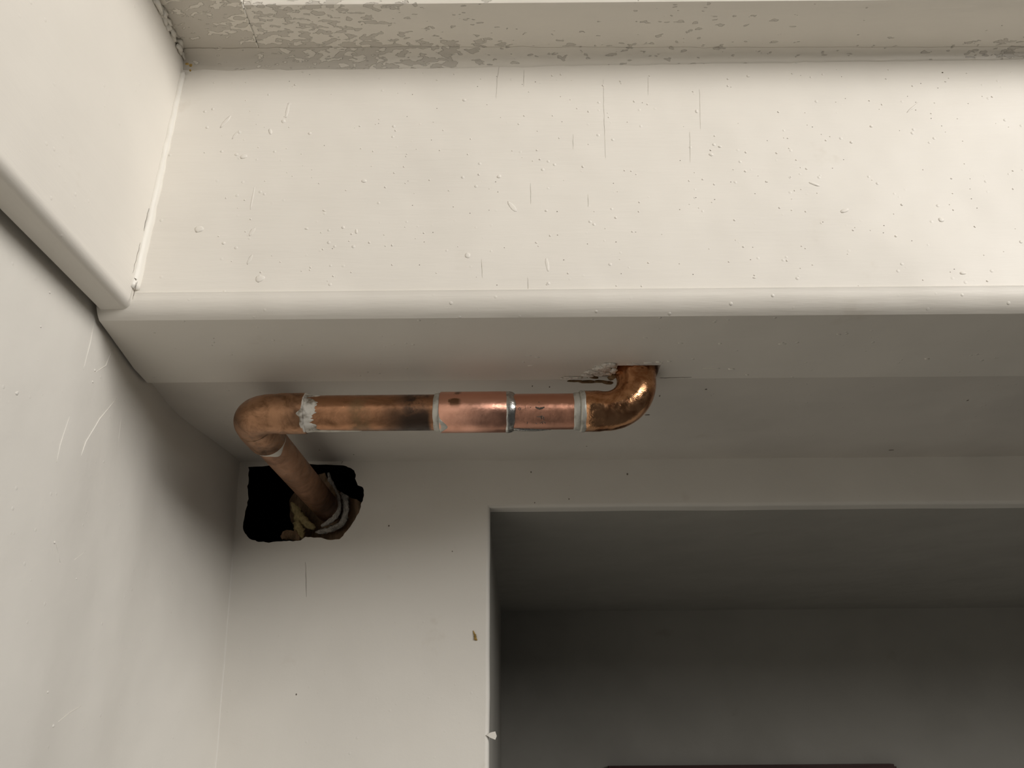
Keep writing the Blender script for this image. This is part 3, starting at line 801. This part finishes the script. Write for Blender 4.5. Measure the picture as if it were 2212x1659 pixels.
# old elbow joint: ragged white flux on the tube, a lick on the socket, a line along the bottom
def fl(th):
    base = PX(680) + w(th, 11, 0.0062, 2.6) + w(th, 12, 0.0030, 7) + w(th, 13, 0.0012, 20)
    return base + 0.004 * math.exp(-((th + 1.1) / 0.35) ** 2) - 0.003 * math.exp(-((th + 0.25) / 0.16) ** 2)
band('flux_residue', MAT['flux'], pipe, lambda t: X_S1 - 0.0004, fl, PR + 0.0009, PR, -0.00025, 160, 9, seed=8)
band('flux_residue', MAT['flux'], pipe, lambda t: X_S1 - 0.0008 - 0.0036 * math.exp(-((t + 0.38) / 0.13) ** 2) - 0.0014 * math.exp(-((t + 0.9) / 0.3) ** 2) + w(t, 14, 0.0004, 6), lambda t: X_S1 + 0.0003, CR, CR - 0.0001, 0.0001, 60, 4, span=(-1.5, 1.3), seed=9)
band('flux_residue', MAT['flux_white'], pipe, lambda t: X_S1 + 0.001, lambda t: X_S1 + 0.002 + 0.033 * max(0.02, 1 - ((t + 1.80) / 0.30) ** 2), PR, PR, 0.0004, 30, 16, span=(-2.12, -1.48), seed=10)
# joint where the old elbow meets the leg
band('flux_residue', MAT['flux_white'], pipe, lambda t: e1b.y - 0.0004, lambda t: e1b.y + 0.0030 + w(t, 21, 0.0026, 3.0) + 0.0075 * math.exp(-((t - 4.15) / 0.5) ** 2), CR - 0.0004, PR, 0.0004, 72, 5, axis='y', cx=XE1, seed=11)
# cracked flux lines on the inside of the old elbow
bm = bmesh.new()
def on_elbow(s, phi, r=CR * 0.969):
    """s: bend angle 0..1, phi: around"""
    t = math.pi / 2 * s; a = Vector((XE1 + RBEND, PY, PZ)); cen = a + Vector((0, RBEND, 0))
    c = cen - Vector((0, 1, 0)) * (RBEND * math.cos(t)) + Vector((-1, 0, 0)) * (RBEND * math.sin(t))
    outw = (c - cen).normalized()
    return c + outw * (r * math.cos(phi)) + Vector((0, 0, 1)) * (r * math.sin(phi))
for l in ([(0.95, -1.0), (0.97, -1.35), (0.92, -1.7), (0.82, -2.1), (0.72, -2.35)],):
    rope(bm, [on_elbow(s, p) for s, p in l], [0.0001, 0.00025, 0.0003, 0.00025, 0.0001], 1.0, 6, 1.0)
mesh_obj('seam_line', bm, MAT['torn_wood'], old_elbow, True)

# grey printed marks on the clean tube
def on_pipe(u, v, r=PR + 0.00006):
    # nearest hit of the view ray on the tube
    d = ray(u, v); A = d.y ** 2 + d.z ** 2; B = -2 * (d.y * PY + d.z * PZ); Cc = PY ** 2 + PZ ** 2 - r * r
    D = B * B - 4 * A * Cc
    return d * ((-B - math.sqrt(max(0, D))) / (2 * A))
def mk(cx, cy): return on_pipe(1080 + cx / 11.06, 830 + cy / 11.06)
bm = bmesh.new()
def stroke(pts, wd):
    P = [mk(*p) for p in pts]
    rope(bm, P, [wd] * len(P), 0.15, 6, 1.0, 0.3)
R8 = [(468 + 26 * math.cos(a), 586 + 28 * math.sin(a)) for a in [i * math.pi / 5 for i in range(11)]]
stroke(R8, 0.00018)
stroke([(850, 540), (900, 575), (955, 590), (1010, 575), (1060, 540)], 0.0004); stroke([(880, 560), (955, 575), (1030, 560)], 0.0005)
stroke([(880, 775), (940, 775), (1000, 755), (1040, 780), (1055, 860)], 0.0003); stroke([(985, 760), (1000, 830)], 0.0004); stroke([(960, 800), (985, 800)], 0.0003)
stroke([(1010, 880), (1060, 905), (1090, 935)], 0.00025); stroke([(950, 930), (1000, 905), (1030, 945)], 0.0003); stroke([(850, 930), (880, 940)], 0.0003)
stroke([(600, 510), (615, 590)], 0.00012); stroke([(625, 620), (645, 900)], 0.00010); stroke([(655, 905), (650, 950)], 0.0002); stroke([(720, 550), (745, 555)], 0.0002); stroke([(915, 430), (945, 430)], 0.0002); stroke([(410, 465), (425, 470)], 0.00015)
mesh_obj('printed_marking', bm, MAT['ink'], new, True)
